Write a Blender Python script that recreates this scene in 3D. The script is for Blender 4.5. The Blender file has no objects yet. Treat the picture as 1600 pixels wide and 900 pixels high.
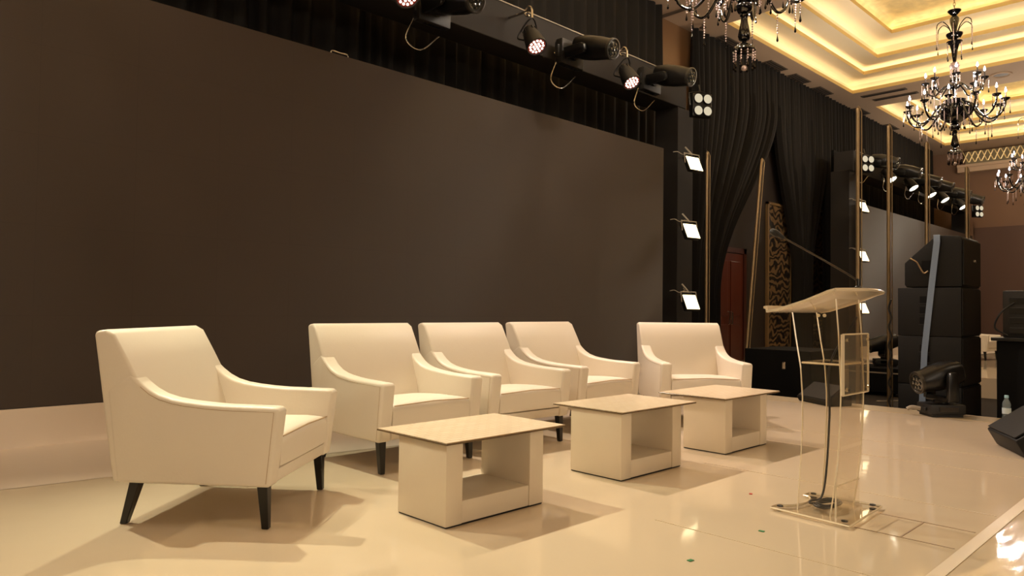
import bpy, bmesh, math, random
from mathutils import Vector, Matrix, Euler
random.seed(7)
PI = math.pi
SC = bpy.context.scene
COL = SC.collection

# ------------------------------------------------------------------ materials
def lin(c):
    return tuple(((v/255.0)/12.92 if v/255.0 <= .04045 else ((v/255.0+.055)/1.055)**2.4) for v in c)

def mat(name, rgb, rough=.5, metal=0., spec=.5, noise=None, bump=None, coat=0., alpha_glass=None):
    """rgb in sRGB 0..255.  noise=(scale, amount) varies the colour, bump=(scale, strength)"""
    m = bpy.data.materials.new(name); m.use_nodes = True
    nt = m.node_tree; b = nt.nodes['Principled BSDF']
    c = lin(rgb)
    b.inputs['Base Color'].default_value = (*c, 1)
    b.inputs['Roughness'].default_value = rough
    b.inputs['Metallic'].default_value = metal
    b.inputs['Specular IOR Level'].default_value = spec
    b.inputs['Coat Weight'].default_value = coat
    tc = None
    if noise or bump:
        tc = nt.nodes.new('ShaderNodeTexCoord')
    if noise:
        n = nt.nodes.new('ShaderNodeTexNoise'); n.inputs['Scale'].default_value = noise[0]; n.inputs['Detail'].default_value = 4
        nt.links.new(tc.outputs['Object'], n.inputs['Vector'])
        r = nt.nodes.new('ShaderNodeMapRange'); r.inputs['To Min'].default_value = 1-noise[1]; r.inputs['To Max'].default_value = 1+noise[1]
        nt.links.new(n.outputs['Fac'], r.inputs['Value'])
        mx = nt.nodes.new('ShaderNodeMix'); mx.data_type = 'RGBA'; mx.blend_type = 'MULTIPLY'
        mx.inputs[0].default_value = 1
        mx.inputs[6].default_value = (*c, 1)
        nt.links.new(r.outputs[0], mx.inputs[7]); nt.links.new(mx.outputs[2], b.inputs['Base Color'])
    if bump:
        n = nt.nodes.new('ShaderNodeTexNoise'); n.inputs['Scale'].default_value = bump[0]; n.inputs['Detail'].default_value = 5
        nt.links.new(tc.outputs['Object'], n.inputs['Vector'])
        bp = nt.nodes.new('ShaderNodeBump'); bp.inputs['Strength'].default_value = bump[1]; bp.inputs['Distance'].default_value = .02
        nt.links.new(n.outputs['Fac'], bp.inputs['Height']); nt.links.new(bp.outputs[0], b.inputs['Normal'])
    return m

def emit(name, rgb, strength):
    m = bpy.data.materials.new(name); m.use_nodes = True
    b = m.node_tree.nodes['Principled BSDF']
    b.inputs['Base Color'].default_value = (.02, .02, .02, 1)
    b.inputs['Emission Color'].default_value = (*lin(rgb), 1)
    b.inputs['Emission Strength'].default_value = strength
    return m

M = {}
M['leather'] = mat('white_leatherette', (232, 222, 205), .42, noise=(6, .02), bump=(90, .04))
M['stitch'] = mat('tan_thread', (176, 148, 112), .6)
M['leg'] = mat('black_lacquer', (10, 9, 9), .35)
M['table'] = mat('white_table_wrap', (228, 214, 190), .38, noise=(5, .05), bump=(14, .05))
M['edge'] = mat('dark_glass_edge', (104, 84, 58), .2)
M['black'] = mat('black_plastic', (14, 13, 12), .3)
M['blackpaint'] = mat('black_textured_paint', (20, 18, 16), .5, bump=(160, .12))
M['subpaint'] = mat('black_cabinet_paint', (11, 10, 9), .6, spec=.3, bump=(140, .1))
M['grille'] = mat('black_steel_grille', (14, 12, 10), .55, spec=.3, bump=(300, .3))
M['velvet'] = mat('black_drape', (26, 23, 20), .8, spec=.25, noise=(3, .2), bump=(50, .1))
M['trussfab'] = mat('black_truss_sock', (38, 34, 31), .75, spec=.25, noise=(3, .1))
M['mask'] = mat('black_masking_cloth', (9, 8, 8), .85, spec=.2)
M['chrome'] = mat('bright_metal', (200, 195, 185), .18, metal=1)
M['alu'] = mat('pole_metal', (150, 128, 96), .42, metal=.75, noise=(8, .15))
M['cable'] = mat('black_cable', (14, 13, 12), .45)
M['greycable'] = mat('grey_cable', (150, 140, 125), .4)
M['strap'] = mat('blue_grey_webbing', (112, 128, 150), .7, bump=(120, .2))
M['wall'] = mat('brown_wall', (122, 92, 70), .7, noise=(1.2, .06))
M['wood'] = mat('veneer', (128, 94, 62), .35, noise=(1.5, .25))
M['door'] = mat('red_brown_wood', (78, 30, 16), .35, noise=(3, .2))
M['soffit'] = mat('ceiling_paint', (198, 172, 146), .8)
M['cove'] = mat('cove_paint', (238, 222, 190), .75)
M['lip'] = mat('gilded_moulding', (214, 186, 120), .45, metal=.3)
M['vent'] = mat('vent_grey', (92, 78, 64), .6)
M['carpet'] = mat('dark_carpet', (40, 32, 26), .95, noise=(20, .3))
M['skirt'] = mat('white_vinyl_skirt', (208, 193, 176), .5, noise=(2, .03))
M['glass_black'] = mat('black_glass', (9, 8, 9), .06, spec=.7, coat=.6)
M['crystal'] = mat('smoky_crystal', (205, 184, 180), .2, metal=.5)
M['blackdrop'] = mat('black_drop', (12, 10, 10), .08, spec=.7)
M['bulb'] = emit('bulb_glow', (226, 230, 255), 45)
M['candle'] = mat('candle_sleeve', (70, 62, 58), .3)
M['cove_led'] = emit('cove_led', (255, 232, 184), 7.5)
M['panel_led'] = emit('panel_led', (255, 232, 180), 5)
M['par_led'] = emit('par_led', (255, 214, 196), 5)
M['par_rim'] = emit('par_red_rim', (255, 60, 24), .22)
M['far_led'] = emit('far_par_led', (255, 244, 214), 12)
M['blind_led'] = emit('blinder_led', (255, 240, 205), .8)
M['lens'] = mat('lens_glass', (70, 90, 105), .06, spec=.9, coat=1)
M['lensdark'] = mat('lens_glass_dark', (40, 40, 36), .06, spec=.9, coat=1)
M['cap'] = mat('pale_cap', (150, 190, 205), .4)
M['red'] = mat('red_paper', (170, 40, 30), .6)
M['green'] = mat('green_paper', (40, 120, 70), .6)

def glassy(name, rgb=(245, 240, 230), rough=.02, ior=1.45, mixfac=.86, tint=(240, 232, 215)):
    """clear sheet: mostly straight transmission with a Fresnel reflection"""
    m = bpy.data.materials.new(name); m.use_nodes = True
    nt = m.node_tree; nt.nodes.clear()
    out = nt.nodes.new('ShaderNodeOutputMaterial')
    tr = nt.nodes.new('ShaderNodeBsdfTransparent'); tr.inputs[0].default_value = (*[v for v in lin(rgb)], 1)
    gl = nt.nodes.new('ShaderNodeBsdfGlossy'); gl.inputs['Roughness'].default_value = rough; gl.inputs['Color'].default_value = (1, 1, 1, 1)
    df = nt.nodes.new('ShaderNodeBsdfDiffuse'); df.inputs['Color'].default_value = (*lin(tint), 1)
    fr = nt.nodes.new('ShaderNodeFresnel'); fr.inputs['IOR'].default_value = ior
    m1 = nt.nodes.new('ShaderNodeMixShader'); m1.inputs[0].default_value = 1-mixfac
    nt.links.new(tr.outputs[0], m1.inputs[1]); nt.links.new(df.outputs[0], m1.inputs[2])
    m2 = nt.nodes.new('ShaderNodeMixShader')
    ge = nt.nodes.new('ShaderNodeNewGeometry'); iv = nt.nodes.new('ShaderNodeMath'); iv.operation = 'SUBTRACT'; iv.inputs[0].default_value = 1
    mu = nt.nodes.new('ShaderNodeMath'); mu.operation = 'MULTIPLY'
    nt.links.new(ge.outputs['Backfacing'], iv.inputs[1]); nt.links.new(iv.outputs[0], mu.inputs[0]); nt.links.new(fr.outputs[0], mu.inputs[1])
    nt.links.new(mu.outputs[0], m2.inputs[0]); nt.links.new(m1.outputs[0], m2.inputs[1]); nt.links.new(gl.outputs[0], m2.inputs[2])
    nt.links.new(m2.outputs[0], out.inputs[0])
    return m
M['acrylic'] = glassy('clear_acrylic', rgb=(251, 249, 245), mixfac=.99)
M['acrylic_frost'] = glassy('scuffed_acrylic', rgb=(240, 234, 222), rough=.12, mixfac=.93)
M['acrylic_top'] = glassy('shelf_acrylic', rgb=(246, 238, 222), rough=.12, mixfac=.68, tint=(255, 248, 234))
M['acrylic_edge'] = mat('polished_acrylic_edge', (226, 212, 184), .15, spec=.8)
M['bottle'] = glassy('clear_bottle', rgb=(215, 228, 232), rough=.05, mixfac=.8, tint=(200, 215, 220))

def floor_mat(name, wavy=False):
    m = mat(name, (212, 194, 168), .06, spec=.5)
    nt = m.node_tree; b = nt.nodes['Principled BSDF']
    tc = nt.nodes.new('ShaderNodeTexCoord')
    n = nt.nodes.new('ShaderNodeTexNoise'); n.inputs['Scale'].default_value = .9; n.inputs['Detail'].default_value = 3
    nt.links.new(tc.outputs['Object'], n.inputs['Vector'])
    r = nt.nodes.new('ShaderNodeMapRange'); r.inputs['To Min'].default_value = .94; r.inputs['To Max'].default_value = 1.05
    nt.links.new(n.outputs['Fac'], r.inputs['Value'])
    mx = nt.nodes.new('ShaderNodeMix'); mx.data_type = 'RGBA'; mx.blend_type = 'MULTIPLY'; mx.inputs[0].default_value = 1
    mx.inputs[6].default_value = (*lin((212, 194, 168)), 1)
    nt.links.new(r.outputs[0], mx.inputs[7]); nt.links.new(mx.outputs[2], b.inputs['Base Color'])
    n2 = nt.nodes.new('ShaderNodeTexNoise'); n2.inputs['Scale'].default_value = 1.0; n2.inputs['Detail'].default_value = 2 if not wavy else .5
    mp = nt.nodes.new('ShaderNodeMapping')
    mp.inputs['Scale'].default_value = (3.0, 3.0, 1) if not wavy else (3.5, 13, 1)
    if wavy: mp.inputs['Rotation'].default_value = (0, 0, math.radians(-35))
    nt.links.new(tc.outputs['Object'], mp.inputs['Vector']); nt.links.new(mp.outputs[0], n2.inputs['Vector'])
    bp = nt.nodes.new('ShaderNodeBump'); bp.inputs['Strength'].default_value = .12 if not wavy else .22
    bp.inputs['Distance'].default_value = .01 if not wavy else .02
    nt.links.new(n2.outputs['Fac'], bp.inputs['Height']); nt.links.new(bp.outputs[0], b.inputs['Normal'])
    return m
M['floor'] = floor_mat('white_stage_vinyl')
M['floorwavy'] = floor_mat('rippled_stage_vinyl', True)
M['tape'] = mat('clear_tape', (206, 188, 158), .3, spec=.45)
M['edgestrip'] = mat('stage_border_vinyl', (190, 172, 142), .25)
M['seamdark'] = mat('seam_gap', (140, 116, 86), .4)

def screen_mat():
    m = mat('led_screen_face', (30, 24, 20), .55, spec=.35)
    nt = m.node_tree; b = nt.nodes['Principled BSDF']
    tc = nt.nodes.new('ShaderNodeTexCoord')
    br = nt.nodes.new('ShaderNodeTexBrick'); br.offset = 0
    br.inputs['Color1'].default_value = (*lin((58, 47, 39)), 1); br.inputs['Color2'].default_value = (*lin((57, 46, 38)), 1)
    br.inputs['Mortar'].default_value = (*lin((53, 42, 35)), 1)
    br.inputs['Scale'].default_value = 1; br.inputs['Brick Width'].default_value = .6; br.inputs['Row Height'].default_value = .6
    br.inputs['Mortar Size'].default_value = .002
    mp = nt.nodes.new('ShaderNodeMapping'); mp.inputs['Rotation'].default_value = (-PI/2, 0, 0)
    nt.links.new(tc.outputs['Object'], mp.inputs['Vector']); nt.links.new(mp.outputs[0], br.inputs['Vector'])
    nt.links.new(br.outputs[0], b.inputs['Base Color'])
    # fixed upward tilt put into the shading normal, so the face takes less floor bounce
    nm = nt.nodes.new('ShaderNodeNormal'); nm.outputs[0].default_value = Vector((0, -.64, .77))
    nt.links.new(nm.outputs[0], b.inputs['Normal'])
    return m
M['screen'] = screen_mat()

def tabletop_mat():
    m = mat('embossed_white_top', (232, 214, 186), .3, spec=.5, coat=.25)
    nt = m.node_tree; b = nt.nodes['Principled BSDF']
    tc = nt.nodes.new('ShaderNodeTexCoord')
    br = nt.nodes.new('ShaderNodeTexBrick')
    br.inputs['Scale'].default_value = 1; br.inputs['Brick Width'].default_value = .075; br.inputs['Row Height'].default_value = .038
    br.inputs['Mortar Size'].default_value = .004; br.inputs['Mortar Smooth'].default_value = .6
    br.inputs['Color1'].default_value = (*lin((238, 220, 192)), 1); br.inputs['Color2'].default_value = (*lin((230, 210, 180)), 1)
    br.inputs['Mortar'].default_value = (*lin((214, 188, 152)), 1)
    nt.links.new(tc.outputs['Object'], br.inputs['Vector']); nt.links.new(br.outputs[0], b.inputs['Base Color'])
    n = nt.nodes.new('ShaderNodeTexNoise'); n.inputs['Scale'].default_value = 40
    nt.links.new(tc.outputs['Object'], n.inputs['Vector'])
    ad = nt.nodes.new('ShaderNodeMath'); ad.operation = 'SUBTRACT'
    nt.links.new(n.outputs['Fac'], ad.inputs[0]); nt.links.new(br.outputs['Fac'], ad.inputs[1])
    bp = nt.nodes.new('ShaderNodeBump'); bp.inputs['Strength'].default_value = .35; bp.inputs['Distance'].default_value = .006
    nt.links.new(ad.outputs[0], bp.inputs['Height']); nt.links.new(bp.outputs[0], b.inputs['Normal'])
    return m
M['tabletop'] = tabletop_mat()

def gold_mat():
    m = mat('gold_leaf', (232, 212, 160), .45, metal=.25, noise=(6, .3), bump=(9, .9))
    return m
M['gold'] = gold_mat()

def carved_mat():
    m = mat('carved_damask', (150, 122, 84), .5)
    nt = m.node_tree; b = nt.nodes['Principled BSDF']
    tc = nt.nodes.new('ShaderNodeTexCoord')
    w = nt.nodes.new('ShaderNodeTexWave'); w.wave_type = 'RINGS'; w.inputs['Scale'].default_value = 2.2
    w.inputs['Distortion'].default_value = 14; w.inputs['Detail'].default_value = 2.5; w.inputs['Detail Scale'].default_value = 1.6
    nt.links.new(tc.outputs['Object'], w.inputs['Vector'])
    cr = nt.nodes.new('ShaderNodeValToRGB')
    cr.color_ramp.elements[0].position = .42; cr.color_ramp.elements[0].color = (*lin((24, 18, 12)), 1)
    cr.color_ramp.elements[1].position = .62; cr.color_ramp.elements[1].color = (*lin((104, 82, 54)), 1)
    nt.links.new(w.outputs['Fac'], cr.inputs[0]); nt.links.new(cr.outputs[0], b.inputs['Base Color'])
    return m
M['carved'] = carved_mat()

def lattice_mat():
    m = mat('crystal_lattice', (250, 222, 160), .3, metal=.2)
    return m
M['lattice'] = lattice_mat()

# ------------------------------------------------------------------ mesh helpers
def obj(name, bm, m, parent=None, smooth=None, loc=None):
    me = bpy.data.meshes.new(name); bmesh.ops.recalc_face_normals(bm, faces=bm.faces[:]); bm.to_mesh(me); bm.free()
    ms = m if isinstance(m, (list, tuple)) else [m]
    for k in ms: me.materials.append(k)
    if smooth is not None:
        for p in me.polygons: p.use_smooth = True
        me.set_sharp_from_angle(angle=math.radians(smooth))
    o = bpy.data.objects.new(name, me); COL.objects.link(o)
    if parent: o.parent = parent
    if loc: o.location = loc
    return o

def tag(o, label=None, cat=None, group=None, kind=None):
    if label: o['label'] = label
    if cat: o['category'] = cat
    if group: o['group'] = group
    if kind: o['kind'] = kind
    return o

def thing(name, label, cat, loc=(0, 0, 0), rz=0, group=None):
    o = bpy.data.objects.new(name, None); COL.objects.link(o)
    o.empty_display_size = .1
    o.location = loc; o.rotation_euler = (0, 0, rz)
    return tag(o, label, cat, group)

def struct(name, bm, m, parent=None, smooth=None):
    o = obj(name, bm, m, parent, smooth)
    if not parent: o['kind'] = 'structure'
    return o

def dup(root, loc=None, rz=None, label=None, group=None, rot=None):
    def cp(o, parent):
        c = o.copy(); COL.objects.link(c)
        if parent is not None: c.parent = parent
        for ch in [x for x in kids.get(o.name, [])]: cp(ch, c)
        return c
    kids = {}
    def gather(o):
        kids[o.name] = list(o.children)
        for ch in o.children: gather(ch)
    gather(root)
    r = cp(root, None)
    if loc is not None: r.location = loc
    if rz is not None: r.rotation_euler = (0, 0, rz)
    if rot is not None: r.rotation_euler = rot
    if label: r['label'] = label
    if group: r['group'] = group
    return r

def BM(): return bmesh.new()

def box(bm, x0, x1, y0, y1, z0, z1, bev=0, seg=2, mi=0, M4=None):
    r = bmesh.ops.create_cube(bm, size=1)
    vs = r['verts']
    for v in vs:
        v.co = Vector(((x0+x1)/2+v.co.x*(x1-x0), (y0+y1)/2+v.co.y*(y1-y0), (z0+z1)/2+v.co.z*(z1-z0)))
    fs = list({f for v in vs for f in v.link_faces})
    for f in fs: f.material_index = mi
    if bev:
        es = list({e for v in vs for e in v.link_edges})
        rb = bmesh.ops.bevel(bm, geom=es, offset=bev, segments=seg, profile=.6, affect='EDGES')
        vs = list({v for f in rb['faces'] for v in f.verts} | {v for v in vs if v.is_valid})
        for f in rb['faces']: f.material_index = mi
    if M4 is not None:
        for v in vs: v.co = M4 @ v.co
    return vs

def prism(bm, poly, x0, x1, bev=0, seg=3, ang=35, axis='x', mi=0):
    """poly in (y,z) extruded along x (or in (x,z) along y, or (x,y) along z)"""
    def P(t, a, b):
        return {'x': (t, a, b), 'y': (a, t, b), 'z': (a, b, t)}[axis]
    A = [bm.verts.new(P(x0, *p)) for p in poly]; B = [bm.verts.new(P(x1, *p)) for p in poly]
    n = len(poly); fs = [bm.faces.new(A), bm.faces.new(B[::-1])]
    for i in range(n): fs.append(bm.faces.new((A[i], B[i], B[(i+1) % n], A[(i+1) % n])))
    for f in fs: f.material_index = mi
    bmesh.ops.recalc_face_normals(bm, faces=fs)
    if bev:
        es = [e for e in {e for f in fs for e in f.edges} if len(e.link_faces) == 2 and e.calc_face_angle(0) > math.radians(ang)]
        r = bmesh.ops.bevel(bm, geom=es, offset=bev, segments=seg, profile=.5, affect='EDGES')
        for f in r['faces']: f.material_index = mi
        vs = {v for v in A+B if v.is_valid} | {v for f in r['faces'] for v in f.verts}
        return list(vs)
    return A+B

def lathe(bm, prof, n=20, c=(0, 0, 0), M4=None, mi=0, cap=True):
    """prof: (r,z) list"""
    rings = []
    for r, z in prof:
        rings.append([bm.verts.new((c[0]+r*math.cos(2*PI*k/n), c[1]+r*math.sin(2*PI*k/n), c[2]+z)) for k in range(n)])
    for a, b in zip(rings, rings[1:]):
        for k in range(n):
            f = bm.faces.new((a[k], a[(k+1) % n], b[(k+1) % n], b[k])); f.material_index = mi
    if cap:
        for r in (rings[0], rings[-1]):
            f = bm.faces.new(r); f.material_index = mi
    if M4 is not None:
        for ring in rings:
            for v in ring: v.co = M4 @ v.co
    return rings

def tube(bm, pts, r, n=8, mi=0, rad=None):
    pts = [Vector(p) for p in pts]; rings = []
    up = None
    for i, p in enumerate(pts):
        t = (pts[min(i+1, len(pts)-1)]-pts[max(i-1, 0)])
        if t.length < 1e-9: t = Vector((0, 0, 1))
        t.normalize()
        if up is None:
            up = Vector((0, 0, 1)) if abs(t.z) < .9 else Vector((1, 0, 0))
        s = t.cross(up)
        if s.length < 1e-6: s = t.cross(Vector((1, .3, 0)))
        s.normalize(); u = s.cross(t).normalized(); up = u
        rr = rad[i] if rad else r
        rings.append([bm.verts.new(p+s*rr*math.cos(2*PI*k/n)+u*rr*math.sin(2*PI*k/n)) for k in range(n)])
    for a, b in zip(rings, rings[1:]):
        for k in range(n):
            f = bm.faces.new((a[k], a[(k+1) % n], b[(k+1) % n], b[k])); f.material_index = mi
    for q in (rings[0], rings[-1]):
        f = bm.faces.new(q); f.material_index = mi

def spline(pts, n=8):
    """Catmull-Rom through pts"""
    P = [Vector(p) for p in pts]; P = [P[0]*2-P[1]]+P+[P[-1]*2-P[-2]]; out = []
    for i in range(1, len(P)-2):
        for k in range(n):
            t = k/n; a, b, c, d = P[i-1:i+3]
            out.append(.5*((2*b)+(c-a)*t+(2*a-5*b+4*c-d)*t*t+(3*b-a-3*c+d)*t**3))
    out.append(P[-2]); return out

def quad(bm, a, b, c, d, mi=0):
    f = bm.faces.new([bm.verts.new(p) for p in (a, b, c, d)]); f.material_index = mi

# ------------------------------------------------------------------ camera
def make_camera():
    f = 1128.0; H = .95
    pitch = math.radians(1.6); roll = math.radians(.75); phi = math.radians(45.7)
    fw = Vector((math.cos(phi), math.sin(phi), 0)); rt = Vector((math.sin(phi), -math.cos(phi), 0)); up = Vector((0, 0, 1))
    F = fw*math.cos(pitch)+up*math.sin(pitch); U = -fw*math.sin(pitch)+up*math.cos(pitch)
    R2 = rt*math.cos(roll)+U*math.sin(roll); U2 = -rt*math.sin(roll)+U*math.cos(roll)
    cd = bpy.data.cameras.new('camera'); cd.sensor_width = 36; cd.lens = 36*f/1600; cd.clip_start = .05; cd.clip_end = 200
    o = bpy.data.objects.new('camera', cd); COL.objects.link(o)
    m = Matrix(((R2.x, U2.x, -F.x, 0), (R2.y, U2.y, -F.y, 0), (R2.z, U2.z, -F.z, H), (0, 0, 0, 1)))
    o.matrix_world = m
    SC.camera = o
make_camera()

# ------------------------------------------------------------------ the setting
CEIL = 5.88; WY = 6.95; XR = 25.0; HF = -.3
bm = BM(); quad(bm, (-9, -13, HF), (XR, -13, HF), (XR, WY, HF), (-9, WY, HF)); struct('floor', bm, M['carpet'])

bm = BM()   # stage deck: top at z=0
box(bm, -7, 7.85, .81, 6.9, HF+.002, -.0005)
struct('stage_deck', bm, M['floor'])
bm = BM(); box(bm, 2.2, 7.85, -.55, .8098, HF+.002, -.0006)
struct('stage_apron', bm, M['floorwavy'])
bm = BM(); box(bm, 2.2, 7.84, .785, .835, -.0004, .002)
struct('trim_1', bm, M['tape'])
bm = BM(); box(bm, 7.46, 7.849, .85, 6.85, -.0004, .002); struct('trim_2', bm, M['edgestrip'])
for k, (x, y0, y1, w, mm) in enumerate([(5.105, .85, 6.0, .006, 'tape'), (4.04, .85, 2.4, .006, 'tape'), (5.70, .85, 5.2, .005, 'tape'),
                                       (2.78, .85, 1.9, .005, 'tape'), (3.667, .85, 1.24, .008, 'seamdark'), (3.35, .85, 1.24, .008, 'seamdark')]):
    bm = BM(); box(bm, x-w/2, x+w/2, y0, y1, -.0004, .0012); struct('trim_%d' % (k+3), bm, M[mm])
bm = BM(); box(bm, 3.35, 3.667, 1.05, 1.057, -.0004, .0012); struct('trim_9', bm, M['seamdark'])
# the far stage
bm = BM(); box(bm, 12.6, 25.5, .81, 6.9, HF+.002, 0); struct('far_stage_deck', bm, M['floor'])

# walls
bm = BM(); box(bm, -9, XR, WY, WY+.1, HF, CEIL+1.4); struct('wall_back', bm, mat('dark_wall', (34, 25, 19), .6))
bm = BM(); box(bm, 9.9, 11.3, WY-.06, WY-.001, HF, CEIL-.001); tag(obj('veneer_panel', bm, M['wood']), 'brown wood-veneer wall panel showing between the two black drapes above the truss end', 'wall panel')
bm = BM(); box(bm, XR, XR+.1, -13, WY, HF, CEIL+1.4); struct('wall_right', bm, M['wall'])
bm = BM(); box(bm, -9.1, -9, -13, WY, HF, CEIL+1.4); struct('wall_left', bm, M['wall'])
bm = BM(); box(bm, -9, XR, -13.1, -13, HF, CEIL+1.4); struct('wall_front', bm, M['wall'])
# darker lower panelling on the far wall
bm = BM(); box(bm, XR-.05, XR-.001, -12, 5.78, HF, 3.53); struct('trim_10', bm, mat('brown_wall_panel', (86, 60, 46), .6))

# ceiling with square coffers
PITCH = 7.0; CX0 = [-2.84-7.0+PITCH*k for k in range(0, 6)]   # left edges -9.84 ...
CW = 5.57
rowsY = [(.52, 6.23), (-6.75, -1.04)]
xs = []
for x in CX0:
    a, b = max(x, -9), min(x+CW, XR)
    if b-a > 2: xs.append((a, b))
bm = BM()
def ceil_rect(x0, x1, y0, y1): quad(bm, (x0, y0, CEIL), (x1, y0, CEIL), (x1, y1, CEIL), (x0, y1, CEIL))
ycuts = [(-13, -6.75), (-1.04, .52), (6.23, WY)]
for y0, y1 in ycuts: ceil_rect(-9, XR, y0, y1)
for y0, y1 in rowsY:
    px = -9
    for a, b in xs:
        if a > px: ceil_rect(px, a, y0, y1)
        px = b
    if px < XR: ceil_rect(px, XR, y0, y1)
struct('ceiling', bm, M['soffit'])
bm = BM(); box(bm, -9, XR, -13, WY, CEIL+1.35, CEIL+1.4); struct('ceiling_slab', bm, M['soffit'])

def coffer(x0, x1, y0, y1):
    """stepped coffer; origin at its corner x0,y0"""
    bm = BM()
    tiers = [(0, CEIL), (.376, CEIL+.26), (.80, CEIL+.42), (1.21, CEIL+.72)]
    LH = .075; REC = .13
    def ring(i0, z0, i1, z1, mi):
        a = [(x0+i0, y0+i0, z0), (x1-i0, y0+i0, z0), (x1-i0, y1-i0, z0), (x0+i0, y1-i0, z0)]
        b = [(x0+i1, y0+i1, z1), (x1-i1, y0+i1, z1), (x1-i1, y1-i1, z1), (x0+i1, y1-i1, z1)]
        for k in range(4): quad(bm, a[k], a[(k+1) % 4], b[(k+1) % 4], b[k], mi)
    for k, (i, z) in enumerate(tiers):
        ring(i, z, i, z+LH, 1)                      # gilded lip
        ring(i, z+LH, i-.02, z+LH, 1)
        ring(i-.02, z+LH, i-.02, z+.01, 0)
        ring(i-.02, z+.01, i-REC, z+.01, 0)         # ledge that carries the strip
        if k < 3:
            ni, nz = tiers[k+1]
            ring(i-REC, z+.01, i-REC+.02, nz-.05, 0)
            ring(i-REC+.02, nz-.05, i-REC+.09, nz, 0)
            ring(i-REC+.09, nz, ni, nz, 0)          # underside of the next step
        else:
            pz = z+.01
            for q in range(1, 6):                    # gold-leaf quarter-round cove
                t = q/5*PI/2
                ni, nz = i-REC+.26*(1-math.cos(t)), z+.01+.24*math.sin(t)
                pi = i-REC+.26*(1-math.cos((q-1)/5*PI/2))
                ring(pi, pz, ni, nz, 2); pz = nz
            i2 = i-REC+.26
            quad(bm, (x0+i2, y0+i2, pz), (x1-i2, y0+i2, pz), (x1-i2, y1-i2, pz), (x0+i2, y1-i2, pz), 2)
    o = struct('ceiling_coffer', bm, [M['cove'], M['lip'], M['gold']])
    bm = BM()
    for k, (i, z) in enumerate(tiers):
        a, b = i-.045, i-.10
        zz = z+.02
        for (p, q) in (((x0+a, y0+a), (x1-a, y0+b)), ((x0+a, y1-b), (x1-a, y1-a)), ((x0+b, y0+a), (x0+a, y1-a)), ((x1-a, y0+a), (x1-b, y1-a))):
            xa, xb = sorted((p[0], q[0])); ya, yb = sorted((p[1], q[1]))
            quad(bm, (xa, ya, zz), (xb, ya, zz), (xb, yb, zz), (xa, yb, zz))
    obj('cove_light', bm, M['cove_led'], o)
for y0, y1 in rowsY:
    for a, b in xs: coffer(a, b, y0, y1)
# bulkhead line on the ceiling
bm = BM(); box(bm, 10.08, 10.16, 6.3, WY, CEIL-.02, CEIL-.001); struct('trim_11', bm, M['vent'])
# cornice on the far wall
bm = BM(); box(bm, XR-.35, XR-.002, -12.9, 6.15, 5.34, 5.42); box(bm, XR-.3, XR-.002, -12.9, 6.15, 5.2, 5.34); struct('trim_12', bm, M['soffit'])
t = thing('crystal_cornice_light', 'band of gold crystal lattice glowing along the top of the far wall', 'light', (XR-.2, 1, 5.42))
bm = BM()
for k in range(70):
    y = 5.85-k*.16
    for s in (-1, 1):
        tube(bm, [(-.1, y-1+.08-s*.07, .06), (-.12, y-1+.08+s*.07, .37)], .015, 5)
obj('lattice', bm, M['lattice'], t)
bm = BM(); box(bm, -.06, .1, -6.9, 4.95, .02, .38); obj('backing', bm, emit('cornice_glow', (255, 205, 130), .12), t)

# ceiling vents, downlight, sprinkler
kinds = 'ceiling air slots along the drape wall'
base = thing('ceiling_vent', 'dark ceiling air slot above the tallest chandelier arms left of the nearest drape', 'vent', (11.95, 6.62, CEIL))
bm = BM(); box(bm, -.36, .36, -.1, .1, -.015, 0); obj('frame', bm, M['vent'], base)
bm = BM()
for k in range(3): box(bm, -.33, .33, -.07+k*.055, -.045+k*.055, -.022, -.0151)
obj('slat', bm, mat('vent_dark', (48, 40, 33), .7), base)
base['label'] = 'ceiling air slot left of the beaded tail of the near chandelier'
for x, y, lab in [(13.75, 6.62, 'ceiling air slot just right of the beaded tail of the near chandelier'),
                  (14.86, 6.62, 'second ceiling air slot right of the near chandelier tail'),
                  (16.05, 6.62, 'third ceiling air slot right of the near chandelier tail, by the cove corner'),
                  (18.3, 6.62, 'ceiling air slot in front of the tallest pair of pole tops'),
                  (20.4, 6.62, 'ceiling air slot farthest along the drape wall, near the second cove')]:
    dup(base, (x, y, CEIL), label=lab)
for x, y, lab in [(17.1, 5.7, 'long air slot in the ceiling beam between coves, nearer the cove corner'),
                  (17.55, 5.6, 'long air slot in the ceiling beam between coves, farther from the cove corner')]:
    d = dup(base, (x, y, CEIL), rz=PI/2, label=lab); d.scale = (1.3, .7, 1)
bm = BM(); lathe(bm, [(.13, 0), (.16, -.02), (.2, -.02), (.2, 0)], 24)
t = thing('downlight', 'round recessed ceiling downlight right of the big chandelier', 'light', (17.44, 3.55, CEIL)); obj('rim', bm, M['soffit'], t)
bm = BM(); lathe(bm, [(.13, -.001), (.11, -.004), (.0, -.004)][:2], 24); obj('lens', bm, M['vent'], t)
bm = BM(); lathe(bm, [(.02, 0), (.02, -.05), (.06, -.055), (.06, -.065), (.01, -.07), (.01, -.1)], 12)
tag(obj('sprinkler', bm, M['vent'], loc=(10.9, 6.55, CEIL+.002)), 'small dark sprinkler head on the ceiling left of the near chandelier', 'sprinkler')
bm = BM(); lathe(bm, [(.1, 0), (.14, -.02), (.02, -.05), (.02, -.06)], 16)
tag(obj('smoke_detector', bm, M['soffit'], loc=(12.45, 3.1, CEIL+.96)), 'small round detector on the gold ceiling panel', 'detector')

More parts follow.
